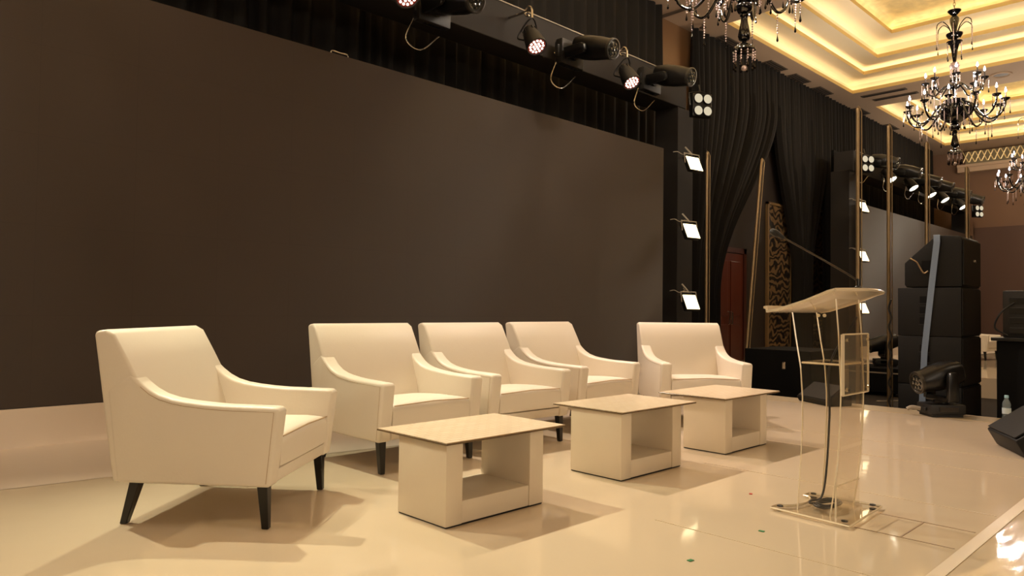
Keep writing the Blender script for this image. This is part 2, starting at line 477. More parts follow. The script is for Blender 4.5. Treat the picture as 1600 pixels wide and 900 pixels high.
# ------------------------------------------------------------------ LED screens, skirts
def led_screen(x0, x1, y, z0, z1, label):
    t = thing('led_screen', label, 'screen', ((x0+x1)/2, y, z0))
    h = (x1-x0)/2
    bm = BM(); box(bm, -h, h, 0, .012, 0, z1-z0); obj('display', bm, M['screen'], t)
    bm = BM()
    n = int((x1-x0)/.6)
    for k in range(n):
        xa = -h+k*(2*h/n)
        box(bm, xa+.004, xa+2*h/n-.004, .0125, .09, .002, z1-z0-.002)
    obj('cabinet', bm, M['black'], t)
    bm = BM(); box(bm, -h+.02, (h-.02 if x1 > 10 else 4.96), .02, .08, -.2595, -.0005); obj('support_frame', bm, M['black'], t)
    return t
s1 = led_screen(-2.6, 8.33, 5.6, .26, 3.165, 'huge blank brown video wall behind the row of armchairs')
bm = BM(); tube(bm, spline([(-.08, 0, -.02), (-.08, 0, .035), (0, 0, .035), (.08, 0, .035), (.08, 0, -.02)], 4), .008, 6)
h = obj('handle', bm, M['chrome'], s1, loc=(3.33-(-2.6+8.33)/2, .05, 3.165-.26)); h['label'] = 'bright lifting handle on the top edge'
led_screen(15.47, 24.0, 5.6, .26, 3.2, 'second blank brown video wall behind the speaker stack')

def skirt(x0, x1, label, edge):
    bm = BM(); nx = 60; rows = []
    for i in range(nx+1):
        x = x0+(x1-x0)*i/nx; e = edge(x)
        rip = .012*math.sin(x*2.3)
        prof = [(5.585, .258), (5.56, .258), (5.553, .2), (5.55, .05), (5.53+rip, .012), (5.48+rip, .006), (5.2, .005), (4.8, .005), (e+.02, .005), (e, .0015)]
        rows.append([bm.verts.new((x, y, z)) for y, z in prof])
    for a, b in zip(rows, rows[1:]):
        for k in range(len(a)-1): bm.faces.new((a[k], a[k+1], b[k+1], b[k]))
    o = obj('stage_skirt', bm, M['skirt'], smooth=50); tag(o, label, 'skirt')
    return o
skirt(-3, 7.84, 'white vinyl skirt under the huge video wall, its loose hem lying on the stage', lambda x: 4.42+.05*math.sin(x*3.1+1)+(.0 if x < 1.2 else max(-.3, -.3*(x-1.2))))
skirt(15.3, 24.1, 'white vinyl skirt under the second video wall on the far stage', lambda x: 4.5+.05*math.sin(x*2))

# ------------------------------------------------------------------ drapes
def drape(label, xl, xr, y, ztop, zbot, pleats, amp=.07, seed=1, nz=24, name='curtain', group=None, mt='velvet'):
    """xl, xr: functions of z giving the side edges"""
    rnd = random.Random(seed)
    ws = [rnd.uniform(.6, 1.5) for _ in range(pleats)]; tot = sum(ws)
    us = []; acc = 0
    for k, w in enumerate(ws):
        for q in range(6):
            us.append(((acc+w*q/6)/tot, q/6, rnd.uniform(.75, 1.2) if q == 0 else None, k))
        acc += w
    us.append((1, 0, None, pleats))
    amps = [rnd.uniform(.6, 1.3) for _ in range(pleats+1)]; drift = [rnd.uniform(-.3, .3) for _ in range(pleats+1)]
    bm = BM(); rows = []
    for j in range(nz+1):
        z = ztop+(zbot-ztop)*j/nz
        a, b = xl(z), xr(z)
        row = []
        for u, q, _, k in us:
            x = a+(b-a)*u
            s = math.sin(2*PI*q+drift[k]*(j/nz)*2)
            yy = y+amp*amps[k]*s*(.5+.5*min(1, j/6))
            row.append(bm.verts.new((x, yy, z)))
        rows.append(row)
    for p, q in zip(rows, rows[1:]):
        for i in range(len(p)-1): bm.faces.new((p[i], p[i+1], q[i+1], q[i]))
    o = obj(name, bm, M[mt], smooth=80)
    tag(o, label, 'curtain', group)
    return o
drape('pleated black backdrop drape between the huge video wall and the truss', lambda z: -4, lambda z: 9.75, 6.62, CEIL-.01, .02, 62, .07, 3)
def sm(t): t = max(0, min(1, t)); return t*t*(3-2*t)
def edge_left(z):      # swept-back right edge of the nearest side drape
    if z > 4.95: return 14.03
    return 14.03-(14.03-11.75)*sm((4.95-z)/3.7)**.9
drape('black side drape swept back to the left beside the red-brown door', lambda z: 10.85-.0*z if z > 2 else 10.85, edge_left, 6.72, CEIL-.01, -.25, 20, .075, 5, nz=36)
def cl(z): return 14.05 if z > 4.95 else 14.05+.95*sm((4.95-z)/3.5)
def cr(z): return 16.4 if z > 4.4 else 16.4-.75*sm((4.4-z)/2.6)
drape('black side drape gathered into a bunch between the two carved panels', cl, cr, 6.74, CEIL-.01, -.25, 16, .075, 8, nz=36)
drape('long black drape behind the far truss and second video wall', lambda z: 16.42, lambda z: 24.3, 6.72, CEIL-.01, -.25, 46, .075, 11)

# wall dressings
t = thing('wood_door', 'red-brown wooden door seen low through the gap of the swept side drape', 'door', (12.45, 6.93, HF))
bm = BM(); box(bm, -.55, .55, -.03, 0, 0, 2.35, .006); 
for z0, z1 in ((.2, 1.0), (1.15, 2.2)):
    box(bm, -.42, -.06, -.045, -.031, z0, z1, .01); box(bm, .06, .42, -.045, -.031, z0, z1, .01)
obj('panel', bm, M['door'], t)
bm = BM(); box(bm, -.66, -.56, -.05, 0, 0, 2.46); box(bm, .56, .66, -.05, 0, 0, 2.46); box(bm, -.66, .66, -.05, 0, 2.361, 2.46); obj('frame', bm, mat('dark_door_frame', (60, 24, 14), .4), t)
for s in (-1, 1):
    bm = BM(); tube(bm, [(s*.05, -.05, 1.0), (s*.05, -.09, 1.02), (s*.05, -.09, 1.22), (s*.05, -.05, 1.24)], .012, 8); obj('handle', bm, M['chrome'], t)
def carved(x0, x1, z0, z1, label):
    t = thing('carved_wall_panel', label, 'wall panel', ((x0+x1)/2, 6.94, z0)); h = (x1-x0)/2
    bm = BM(); box(bm, -h+.05, h-.05, -.04, 0, .05, z1-z0-.05); obj('panel', bm, M['carved'], t)
    bm = BM(); box(bm, -h, -h+.05, -.06, 0, 0, z1-z0); box(bm, h-.05, h, -.06, 0, 0, z1-z0); box(bm, -h, h, -.06, 0, 0, .05); box(bm, -h, h, -.06, 0, z1-z0-.05, z1-z0); obj('frame', bm, mat('panel_frame', (120, 96, 62), .4), t)
carved(14.0, 15.1, .05, 3.2, 'dark carved scrollwork panel behind the left side of the clear lectern')
carved(15.75, 16.9, .05, 3.3, 'carved scrollwork panel behind the microphone stem of the lectern')
bm = BM(); box(bm, 15.6, 17.0, 6.2, 6.26, HF, 4.42)
m_ = obj('masking_flat', bm, M['mask']); tag(m_, 'tall plain black masking flat beside the far side lamps', 'screen')

# ------------------------------------------------------------------ trusses
def truss(x0, x1, label, post_l=True, post_r=True, zr=0):
    t = thing('lighting_truss', label, 'truss', ((x0+x1)/2, 5.9, 0)); cx = (x0+x1)/2
    bm = BM(); box(bm, x0-cx, x1-cx, -.2, .2, 3.87, 4.3, .01); obj('beam', bm, M['trussfab'], t)
    for x, on in ((x0, post_l), (x1, post_r)):
        if on:
            bm = BM(); box(bm, x-cx-.2, x-cx+.2, -.19, .19, .0025+(zr if x == x1 else 0), 3.869, .01); obj('post', bm, M['trussfab'], t)
            bm = BM(); box(bm, x-cx-.19, x-cx+.19, -.19, .19, .001+(zr if x == x1 else 0), .0022+(zr if x == x1 else 0)); obj('base_plate', bm, M['black'], t)
    # white chord tape along the top front edge
    bm = BM(); tube(bm, [(x0-cx+.1, -.2, 4.312), (0, -.2, 4.311), (x1-cx-.1, -.2, 4.312)], .008, 6); obj('cable', bm, M['greycable'], t)
    return t
truss(-.75, 9.05, 'long black-wrapped lighting truss above the huge video wall', zr=HF)
truss(15.35, 24.0, 'far black-wrapped lighting truss above the second video wall')

# ------------------------------------------------------------------ lamps
def par_light(label, loc, led, rim=True, name='par_light', group=None):
    """hangs from a clamp at its origin + .3; body axis tipped down and out"""
    t = thing(name, label, 'stage light', loc, 0, group)
    A = Vector((0, 0, 1)).rotation_difference(Vector((-.12, -.55, -.82)).normalized()).to_matrix().to_4x4()
    # local +Z after A points down/out
    bm = BM(); lathe(bm, [(.045, -.22), (.065, -.20), (.095, -.08), (.108, .03), (.112, .07), (.112, .085), (.1, .085), (.098, .07)], 22, M4=A)
    for k in range(11):
        a = 2*PI*k/11
        box(bm, -.004, .004, .06, .085, -.18, -.06, M4=A @ Matrix.Rotation(a, 4, 'Z'))
    obj('body', bm, M['blackpaint'], t, 40)
    bm = BM(); lathe(bm, [(.0001, .072), (.097, .072)], 22, M4=A, cap=False); obj('lens', bm, M['par_rim'] if rim else led, t)
    if rim:
        bm = BM()
        for n, r in ((1, 0), (6, .036), (12, .072)):
            for k in range(n):
                a = 2*PI*k/n+.2
                lathe(bm, [(.0125, .0725), (.0125, .079), (.008, .083)], 8, c=(r*math.cos(a), r*math.sin(a), 0), M4=A)
        obj('led_array', bm, led, t, 40)
    bm = BM()
    tube(bm, spline([A @ Vector((-.115, 0, -.02)), A @ Vector((-.125, -.06, -.16)), Vector((0, .04, .27)), A @ Vector((.125, -.06, -.16)), A @ Vector((.115, 0, -.02))], 8), .009, 6)
    obj('yoke', bm, M['black'], t)
    bm = BM(); tube(bm, [(0, .04, .27), (0, .045, .36)], .012, 8); tube(bm, [(0, .045, .36), (0, .3995, .37)], .014, 8)
    tube(bm, [(0, .10+.05*math.cos(a), .36+.05*math.sin(a)) for a in [k*PI/8-1.8 for k in range(14)]], .011, 8)
    obj('clamp', bm, M['chrome'], t)
    return t
PZ = 3.785; PY = 5.3
gp = 'lit par cans along the near truss'
p0 = par_light('red-rimmed lit LED par can on the near truss, left of the centre moving head', (5.46, PY, PZ), M['par_led'])
for x, lab in [(7.14, 'red-rimmed lit LED par can on the near truss, between the two right-hand moving heads'),
               (3.78, 'lit LED par can on the near truss left of the leftmost moving head'),
               (2.08, 'lit LED par can on the left half of the near truss'),
               (.4, 'lit LED par can nearest the left end of the near truss')]:
    dup(p0, (x, PY, PZ), label=lab)
f0 = par_light('lit par can crossed by a pole on the far truss, first from its left end', (16.27, PY, 3.82), M['far_led'], False)
for x, lab in [(17.68, 'second lit par can from the left end of the far truss'), (19.0, 'third lit par can of the far truss, crossed by a pole'),
               (20.05, 'fourth lit par can from the left end of the far truss'), (21.66, 'lit par can nearest the right end of the far truss')]:
    dup(f0, (x, PY, 3.82), label=lab)

def moving_head(label, loc, rot=(0, 0, 0), tilt=0, pan=0, lens='lens', cat='stage light'):
    """standing fixture: base at origin, z up"""
    t = thing('moving_head_light', label, cat, loc); t.rotation_euler = rot
    bm = BM(); box(bm, -.17, .17, -.13, .13, .02, .115, .02); box(bm, -.15, .15, -.11, .11, .0, .03)
    box(bm, -.19, -.168, -.06, .06, .05, .08, .004); box(bm, .168, .19, -.06, .06, .05, .08, .004)
    b = obj('base', bm, M['blackpaint'], t, 40)
    bm = BM(); box(bm, -.09, .09, -.134, -.1301, .05, .09); obj('control_panel', bm, M['glass_black'], b)
    Rp = Matrix.Rotation(pan, 4, 'Z')
    bm = BM(); lathe(bm, [(.07, .115), (.07, .14)], 16)
    box(bm, -.165, .165, -.05, .05, .135, .18, .012, M4=Rp)
    for s in (-1, 1):
        prism_poly = [(-.055, .15), (.055, .15), (.05, .37), (.03, .405), (-.03, .405), (-.05, .37)]
        vs = prism(bm, prism_poly, s*.165-.022, s*.165+.022, .008, 2)
        for v in vs: v.co = Rp @ v.co
    y = obj('yoke', bm, M['black'], t, 40)
    Tl = Rp @ Matrix.Translation((0, 0, .36)) @ Matrix.Rotation(tilt, 4, 'X')
    # head: axis along local -Y (front)
    bm = BM()
    secs = [(.20, .075, .07), (.17, .105, .10), (.05, .125, .12), (-.08, .12, .115), (-.2, .10, .10), (-.235, .098, .098)]
    rings = []
    for yy, hx, hz in secs:
        ring = []
        for k in range(20):
            a = 2*PI*k/20; e = .62
            c, s = math.cos(a), math.sin(a)
            x = hx*math.copysign(abs(c)**e, c); z = hz*math.copysign(abs(s)**e, s)
            if yy < -.19: x, z = hx*c, hz*s
            ring.append(bm.verts.new(Tl @ Vector((x, yy, z))))
        rings.append(ring)
    for a, b2 in zip(rings, rings[1:]):
        for k in range(20): bm.faces.new((a[k], a[(k+1) % 20], b2[(k+1) % 20], b2[k]))
    bm.faces.new(rings[0]); bm.faces.new(rings[-1])
    hd = obj('head', bm, M['black'], t, 35)
    RX = Matrix.Rotation(PI/2, 4, 'X')
    bm = BM(); lathe(bm, [(.086, .236), (.104, .236), (.104, .262), (.092, .265), (.086, .25)], 24, M4=Tl @ RX); obj('lens_ring', bm, mat('lens_ring', (70, 66, 60), .3, metal=.6), hd, 40)
    bm = BM(); lathe(bm, [(.086, .238), (.07, .252), (.03, .262), (.003, .264)], 24, M4=Tl @ RX)
    for n, r in ((1, 0), (6, .045)):
        for k in range(n):
            a = 2*PI*k/n; lathe(bm, [(.018, .255), (.016, .268), (.004, .272)], 10, c=(r*math.cos(a), r*math.sin(a), 0), M4=Tl @ RX)
    obj('lens', bm, M[lens], hd, 40)
    return t
def hung_head(label, x, lens, z=4.13):
    # bolted by its base to the front of the truss: base towards +Y, head out towards the hall and to the right
    t = moving_head(label, (x-.015, 5.62, z+.065), (PI/2, 0, 0), tilt=math.radians(-74), pan=math.radians(14), lens=lens)
    t.scale = (1.15, 1.15, 1.15)
    bm = BM()
    for s in (-.1, .1):
        tube(bm, [(s, .05+.06*math.cos(a), -.01+.05*math.sin(a)) for a in [q*PI/8 for q in range(12)]], .01, 6)
    tube(bm, spline([(-.16, -.1, .03), (-.24, -.3, .03), (-.1, -.36, .05), (.05, -.22, .1)], 6), .006, 6)
    obj('clamp', bm, M['chrome'], t)
    return t
m1 = hung_head('moving head light at the top edge of the picture, leftmost on the near truss', 4.29, 'lensdark', 3.775)
dup(m1, (6.305, 5.62, 3.92), label='moving head light with blue lens between the two glowing red-rimmed par cans')
m3 = dup(m1, (7.905, 5.62, 3.98), label='moving head light at the right end of the near truss, next to the four-lamp blinder')
for x, lab in [(15.56, 'far truss moving head first from the left, beside the far left blinder'), (17.0, 'far truss moving head second from the left'),
               (18.42, 'far truss moving head third from the left, right of the third pole'), (19.38, 'far truss moving head fourth from the left'),
               (20.9, 'far truss moving head fifth from the left, crossed by the last pole'), (22.15, 'far truss moving head at the right end of that truss')]:
    dup(m1, (x-.015, 5.62, 4.03), label=lab)

def blinder(label, loc, rz=0):
    t = thing('blinder_light', label, 'stage light', loc, rz)
    bm = BM(); box(bm, -.17, .17, -.02, .10, -.19, .19, .02); obj('housing', bm, M['black'], t, 40)
    for ix in (-1, 1):
        for iz in (-1, 1):
            bm = BM(); RX = Matrix.Translation((ix*.083, -.02, iz*.098)) @ Matrix.Rotation(PI/2, 4, 'X')
            lathe(bm, [(.045, -.02), (.076, .035), (.08, .035), (.08, 0)], 20, M4=RX); l = obj('lamp', bm, M['black'], t, 40)
            bm = BM(); lathe(bm, [(.002, .012), (.05, .018), (.072, .03)], 20, M4=RX); obj('reflector', bm, M['blind_led'], l, 40)
    bm = BM(); tube(bm, [(-.19, .03, 0), (-.2, .05, .2), (0, .06, .24), (.2, .05, .2), (.19, .03, 0)], .011, 6); tube(bm, [(0, .06, .24), (0, .1, .36)], .014, 6); obj('yoke', bm, M['black'], t)
    return t
bl = blinder('four-lamp blinder hanging at the right end of the near truss', (9.0, 5.42, 3.86), math.radians(-28)); bl.scale = (.88, .88, .88)
for x, z, rz, lab in [(14.95, 3.9, -28, 'four-lamp blinder at the left end of the far truss'), (23.3, 3.82, -28, 'four-lamp blinder at the right end of the far truss')]:
    dup(bl, (x, 5.3, z), rz=math.radians(rz), label=lab)

def led_panel(label, loc, rz, tilt):
    t = thing('led_panel_light', label, 'stage light', loc, rz)
    T = Matrix.Rotation(tilt, 4, 'X')
    bm = BM(); box(bm, -.135, .135, 0, .055, -.115, .115, .008, M4=T); obj('housing', bm, M['black'], t, 40)
    bm = BM()
    for i in range(12):
        for j in range(8):
            x = -.125+.25*(i+.5)/12; z = -.105+.21*(j+.5)/8
            box(bm, x-.0098, x+.0098, -.006, -.001, z-.0125, z+.0125, M4=T)
    obj('led_array', bm, M['panel_led'], t)
    bm = BM(); tube(bm, [(-.15, .03, 0), (-.15, .05, .14), (.15, .05, .14), (.15, .03, 0)], .008, 6); tube(bm, [(0, .05, .14), (-.03, .14, .25)], .012, 6); tube(bm, [(0, .05, .14), (.28, .385, .2)], .014, 6)
    tube(bm, spline([(-.02, .1, .16), (-.12, .1, .13), (-.2, .12, .16), (-.27, .14, .15)], 5), .006, 6); obj('bracket', bm, M['greycable'], t)
    return t
l0 = led_panel('top of the three square LED lamps on the near truss post', (8.72, 5.36, 2.98), math.radians(-10), math.radians(-24))
dup(l0, (8.66, 5.36, 2.04), label='middle of the three square LED lamps on the near truss post')
dup(l0, (8.66, 5.36, 1.065), label='lowest of the three square LED lamps on the near truss post, above an armchair')
for z, lab in [(3.05, 'top square LED lamp on the far truss post'), (2.07, 'middle square LED lamp on the far truss post'), (1.04, 'lowest square LED lamp on the far truss post, seen through the lectern')]:
    dup(l0, (14.95, 5.36, z), rz=math.radians(-10), label=lab)

# ------------------------------------------------------------------ armchairs
def leg_bm(x, yt, yb, xt=None):
    bm = BM(); a, b = .024, .015
    zt = .21
    T = [(x-a, yt-a, zt), (x+a, yt-a, zt), (x+a, yt+a, zt), (x-a, yt+a, zt)]
    xb = x
    B = [(xb-b, yb-b, .0015), (xb+b, yb-b, .0015), (xb+b, yb+b, .0015), (xb-b, yb+b, .0015)]
    tv = [bm.verts.new(p) for p in T]; bv = [bm.verts.new(p) for p in B]
    bm.faces.new(tv); bm.faces.new(bv[::-1])
    for k in range(4): bm.faces.new((tv[k], bv[k], bv[(k+1) % 4], tv[(k+1) % 4]))
    bmesh.ops.bevel(bm, geom=bm.edges[:], offset=.003, segments=1, affect='EDGES')
    return bm
HW = .382
def armchair(label, loc, rz):
    t = thing('armchair', label, 'armchair', loc, rz)
    # local: front is +Y
    bm = BM()
    prism(bm, [(-.318, .187), (-.418, .815), (-.408, .83), (-.365, .836), (-.325, .815), (-.262, .705), (-.205, .60), (-.16, .47), (-.13, .36), (-.12, .187)], -HW, HW, .014, 4, 38)
    obj('backrest', bm, M['leather'], t, 50)
    side = [(-.300, .185), (-.352, .58), (-.245, .652), (-.205, .615), (-.165, .585), (-.12, .562), (-.06, .545), (0, .536), (.08, .528), (.16, .523), (.402, .519), (.412, .50), (.376, .183)]
    for s in (-1, 1):
        bm = BM()
        a, b = sorted((s*(HW-.088), s*(HW+.003)))
        prism(bm, side, a, b, .016, 4, 38)
        arm = obj('arm', bm, M['leather'], t, 50)
        xo = s*(HW+.0032)
        bm = BM(); tube(bm, [(xo, -.2, .594), (xo, -.16, .563), (xo, -.115, .541), (xo, -.055, .525), (xo, 0, .516), (xo, .08, .508), (xo, .16, .503), (xo, .388, .499), (xo, .36, .20)], .0013, 4)
        obj('stitching', bm, M['stitch'], arm)
    bm = BM()     # seat cushion with a soft crown
    w = HW-.0895; nx, prof = 12, [(-.16, .25), (-.16, .345), (-.1, .372), (0, .392), (.15, .402), (.30, .404), (.365, .40), (.386, .388), (.393, .36), (.39, .258), (.36, .248)]
    rows = []
    for i in range(nx+1):
        u = -1+2*i/nx; x = w*u
        e = 1-abs(u)**4
        rows.append([bm.verts.new((x, y-(.006*(1-e) if y > .3 else 0), z-(0 if z < .3 else .016*(1-e)))) for y, z in prof])
    for a, b in zip(rows, rows[1:]):
        for k in range(len(prof)): bm.faces.new((a[k], a[(k+1) % len(prof)], b[(k+1) % len(prof)], b[k]))
    bm.faces.new(rows[0]); bm.faces.new(rows[-1])
    c = obj('seat_cushion', bm, M['leather'], t, 50)
    bm = BM(); tube(bm, [(-w+.01, .388, .384), (0, .396, .394), (w-.01, .388, .384)], .0035, 6); obj('piping', bm, M['stitch'], c, 60)
    bm = BM(); prism(bm, [(-.28, .19), (-.28, .247), (.378, .247), (.371, .19)], -w, w, .006, 2); obj('seat_rail', bm, M['leather'], t, 50)
    bm = BM(); box(bm, -w, w, -.279, .35, .192, .2); obj('dust_cover', bm, M['leg'], t)
    for x in (-1, 1):
        obj('leg', leg_bm(x*.335, .33, .345), M['leg'], t)
        obj('leg', leg_bm(x*.335, -.225, -.285), M['leg'], t)
    return t
def place(x, y, ang): return (x, y, 0), ang-PI/2
R_ = math.radians
l, r = place(1.448, 3.413, R_(-48.9))
c1 = armchair('white armchair at the left, nearest the camera and turned sideways', l, r)
for (x, y, a, lab) in [(2.682, 3.803, -88.8, 'white armchair directly behind the nearest coffee table, second from the left'),
                       (3.566, 3.83, -90.7, 'white armchair in the middle of the row of five'),
                       (4.535, 3.919, -89.0, 'white armchair fourth from the left, behind the middle coffee table'),
                       (5.559, 3.438, -129.4, 'white armchair at the right end of the row, angled in behind the farthest coffee table'),
                       (17.75, 4.15, -95, 'white armchair on the far stage beyond the speaker stack')]:
    l, r = place(x, y, R_(a)); dup(c1, l, rz=r, label=lab)

# ------------------------------------------------------------------ coffee tables
def coffee_table(label, x0, x1, y0, y1, tx0, tx1, ty0, ty1, rot=0, ZT=.36):
    cx, cy = (x0+x1)/2, (y0+y1)/2
    t = thing('coffee_table', label, 'coffee table', (cx, cy, 0), rot)
    hx, hy = (x1-x0)/2, (y1-y0)/2
    for s in (-1, 1):
        bm = BM(); a, b = sorted((s*hx, s*(hx-.095)))
        box(bm, a, b, -hy, hy, .006, ZT-.0005, .006, 2); obj('side_panel', bm, M['table'], t, 40)
    bm = BM(); box(bm, -hx+.0955, hx-.0955, -hy+.004, hy-.004, .006, .105, .007, 2); obj('bottom_shelf', bm, M['table'], t, 40)
    bm = BM(); box(bm, -hx+.004, hx-.004, -hy+.004, hy-.004, .0012, .0058); obj('foot_strip', bm, M['leg'], t)
    bm = BM(); box(bm, tx0-cx, tx1-cx, ty0-cy, ty1-cy, ZT, ZT+.0075, .001, 1, mi=1)
    box(bm, tx0-cx+.004, tx1-cx-.004, ty0-cy+.004, ty1-cy-.004, ZT+.0076, ZT+.011)
    obj('tabletop', bm, [M['tabletop'], M['edge']], t)
    return t
coffee_table('white coffee table nearest the camera, in front of the second armchair', 1.978, 2.592, 2.42, 2.765, 1.962, 2.735, 2.40, 2.92, R_(.6))
coffee_table('middle of the three white coffee tables', 3.24, 3.84, 2.44, 2.81, 3.232, 3.985, 2.425, 2.945, R_(0), .372)
coffee_table('farthest white coffee table, in front of the angled right-end armchair', 4.362, 4.945, 2.436, 2.757, 4.345, 5.12, 2.42, 2.95, 0)

# ------------------------------------------------------------------ clear lectern
LX0, LX1 = 3.358, 3.632
t = thing('acrylic_lectern', 'clear acrylic lectern standing alone on the right of the stage', 'lectern', (3.5, 1.42, 0))
def L(p): return (p[0]-3.5, p[1]-1.42, p[2])
rear = [(1.501, .021), (1.492, .161), (1.483, .312), (1.478, .43), (1.478, .55), (1.487, .69), (1.509, .82), (1.528, .948)]
front = [(1.350, .021), (1.333, .132), (1.316, .279), (1.305, .47), (1.302, .6), (1.308, .74), (1.313, .858), (1.325, 1.012)]
def sheet_poly(): return [(y-1.42, z) for y, z in front]+[(y-1.42, z) for y, z in reversed(rear)]
for x in (LX0, LX1):
    bm = BM(); xa = x-3.5
    prism(bm, sheet_poly(), xa-.006, xa+.006)
    sp = obj('side_panel', bm, M['acrylic'], t, 30)
    for e in (rear, front):
        bm = BM(); tube(bm, [(xa, y-1.42, z) for y, z in e], .0034, 4); obj('edge', bm, M['acrylic_edge'], sp)
bm = BM()       # front panel follows the front edge
pl = [(y-1.42-.008, z) for y, z in front]+[(y-1.42-.002, z) for y, z in reversed(front)]
prism(bm, pl, LX0-3.5+.0065, LX1-3.5-.0065); obj('front_panel', bm, M['acrylic'], t, 30)
bm = BM(); box(bm, LX0-3.5+.007, LX1-3.5-.007, 1.312-1.42, 1.484-1.42, .707, .717); sh = obj('inner_shelf', bm, M['acrylic'], t)
bm = BM()
P = [(LX0-3.5+.008, 1.312-1.42, .712), (LX1-3.5-.008, 1.312-1.42, .712), (LX1-3.5-.008, 1.484-1.42, .712), (LX0-3.5+.008, 1.484-1.42, .712)]
for k in range(4): tube(bm, [P[k], P[(k+1) % 4]], .005, 4)
obj('edge', bm, M['acrylic_edge'], sh)
bm = BM(); box(bm, LX0-3.5-.015, LX1-3.5+.02, 1.285-1.42, 1.293-1.42, .575, .85); sgn = obj('sign_plate', bm, M['acrylic_frost'], t)
bm = BM()
P = [(LX0-3.5-.015, 1.289-1.42, .575), (LX1-3.5+.02, 1.289-1.42, .575), (LX1-3.5+.02, 1.289-1.42, .85), (LX0-3.5-.015, 1.289-1.42, .85)]
for k, rr in ((0, .004), (1, .005), (2, .004), (3, .009)): tube(bm, [P[k], P[(k+1) % 4]], rr, 4)
obj('edge', bm, M['acrylic_edge'], sgn)
bm = BM()
for x in (LX0-3.5+.01, LX1-3.5-.01):
    for z in (.6, .825): lathe(bm, [(.007, 0), (.007, .012)], 8, M4=Matrix.Translation((x, 1.284-1.42, z)) @ Matrix.Rotation(PI/2, 4, 'X'))
obj('stud', bm, M['chrome'], sgn)
bm = BM(); prism(bm, [(LX0-3.5, .021), (LX1-3.5, .021), (LX1-3.5, .157), (LX0-3.5, .161)], -.098, -.092, axis='y'); kp = obj('kick_plate', bm, M['acrylic'], t)
bm = BM(); tube(bm, [(LX0-3.5, -.095, .021), (LX0-3.5, -.095, .161), (LX1-3.5, -.095, .157)], .0045, 4); obj('edge', bm, M['acrylic_edge'], kp)
# base plate with the foot cut-out on the speaker's side
bm = BM()
out = [(3.29, 1.24), (3.75, 1.262), (3.74, 1.61), (3.70, 1.612)]
for k in range(9):
    a = PI*k/8; out.append((3.54+.14*math.cos(a)-.0, 1.612-.075*math.sin(a)))
out += [(3.37, 1.615), (3.325, 1.617)]
prism(bm, [(x-3.5, y-1.42) for x, y in out], .006, .02, axis='z'); bp = obj('base_plate', bm, M['acrylic'], t)
bm = BM(); tube(bm, [(x-3.5, y-1.42, .013) for x, y in out]+[(out[0][0]-3.5, out[0][1]-1.42, .013)], .005, 4); obj('edge', bm, M['acrylic_edge'], bp)
bm = BM()
for x, y in ((3.33, 1.275), (3.715, 1.29), (3.71, 1.575), (3.355, 1.585)):
    lathe(bm, [(.014, .0205), (.014, .026), (.006, .028)], 12, c=(x-3.5, y-1.42, 0)); lathe(bm, [(.016, .0012), (.016, .0058)], 12, c=(x-3.5, y-1.42, 0))
obj('foot', bm, M['black'], bp)
# reading shelf: curved at the front, lip at the speaker's edge
bm = BM(); nx = 16; rows = []
prof = [(1.588, .962), (1.582, .966), (1.577, .944), (1.53, .9515), (1.46, .974), (1.40, .993), (1.34, 1.017), (1.30, 1.034), (1.268, 1.043)]
for i in range(nx+1):
    u = -1+2*i/nx; x = 3.5+.30*u
    bow = .05*(1-u*u)
    rows.append([(x, y-(bow if y < 1.31 else bow*.3 if y < 1.36 else 0), z+.006*(1-u*u)*(1 if y < 1.4 else 0)) for y, z in prof])
TV = [[bm.verts.new(L((x, y, z+.012))) for x, y, z in r_] for r_ in rows]
BV = [[bm.verts.new(L((x, y, z+.002))) for x, y, z in r_] for r_ in rows]
for i in range(nx):
    for k in range(len(prof)-1):
        bm.faces.new((TV[i][k], TV[i][k+1], TV[i+1][k+1], TV[i+1][k])); bm.faces.new((BV[i][k], BV[i+1][k], BV[i+1][k+1], BV[i][k+1]))
    bm.faces.new((TV[i][0], TV[i+1][0], BV[i+1][0], BV[i][0])); bm.faces.new((TV[i][-1], BV[i][-1], BV[i+1][-1], TV[i+1][-1]))
for k in range(len(prof)-1):
    bm.faces.new((TV[0][k], BV[0][k], BV[0][k+1], TV[0][k+1])); bm.faces.new((TV[-1][k], TV[-1][k+1], BV[-1][k+1], BV[-1][k]))
rs = obj('reading_shelf', bm, M['acrylic_top'], t, 40)
bm = BM()
tube(bm, [Vector(L((r_[-1][0], r_[-1][1], r_[-1][2]+.007))) for r_ in rows], .007, 5)
for r_ in (rows[0], rows[-1]): tube(bm, [Vector(L((p[0], p[1], p[2]+.007))) for p in r_], .0065, 5)
tube(bm, [Vector(L((r_[0][0], r_[0][1], r_[0][2]+.007))) for r_ in rows], .008, 5)
obj('edge', bm, M['acrylic_edge'], rs)
bm = BM()
lathe(bm, [(.008, 0), (.008, .005)], 16, M4=Matrix.Translation(L((LX0-.012, 1.40, .935))) @ Matrix.Rotation(PI/2, 4, 'Y'))
lathe(bm, [(.008, 0), (.008, .005)], 16, M4=Matrix.Translation(L((LX0-.012, 1.372, .935))) @ Matrix.Rotation(PI/2, 4, 'Y'))
obj('round_badge', bm, M['acrylic_edge'], t)

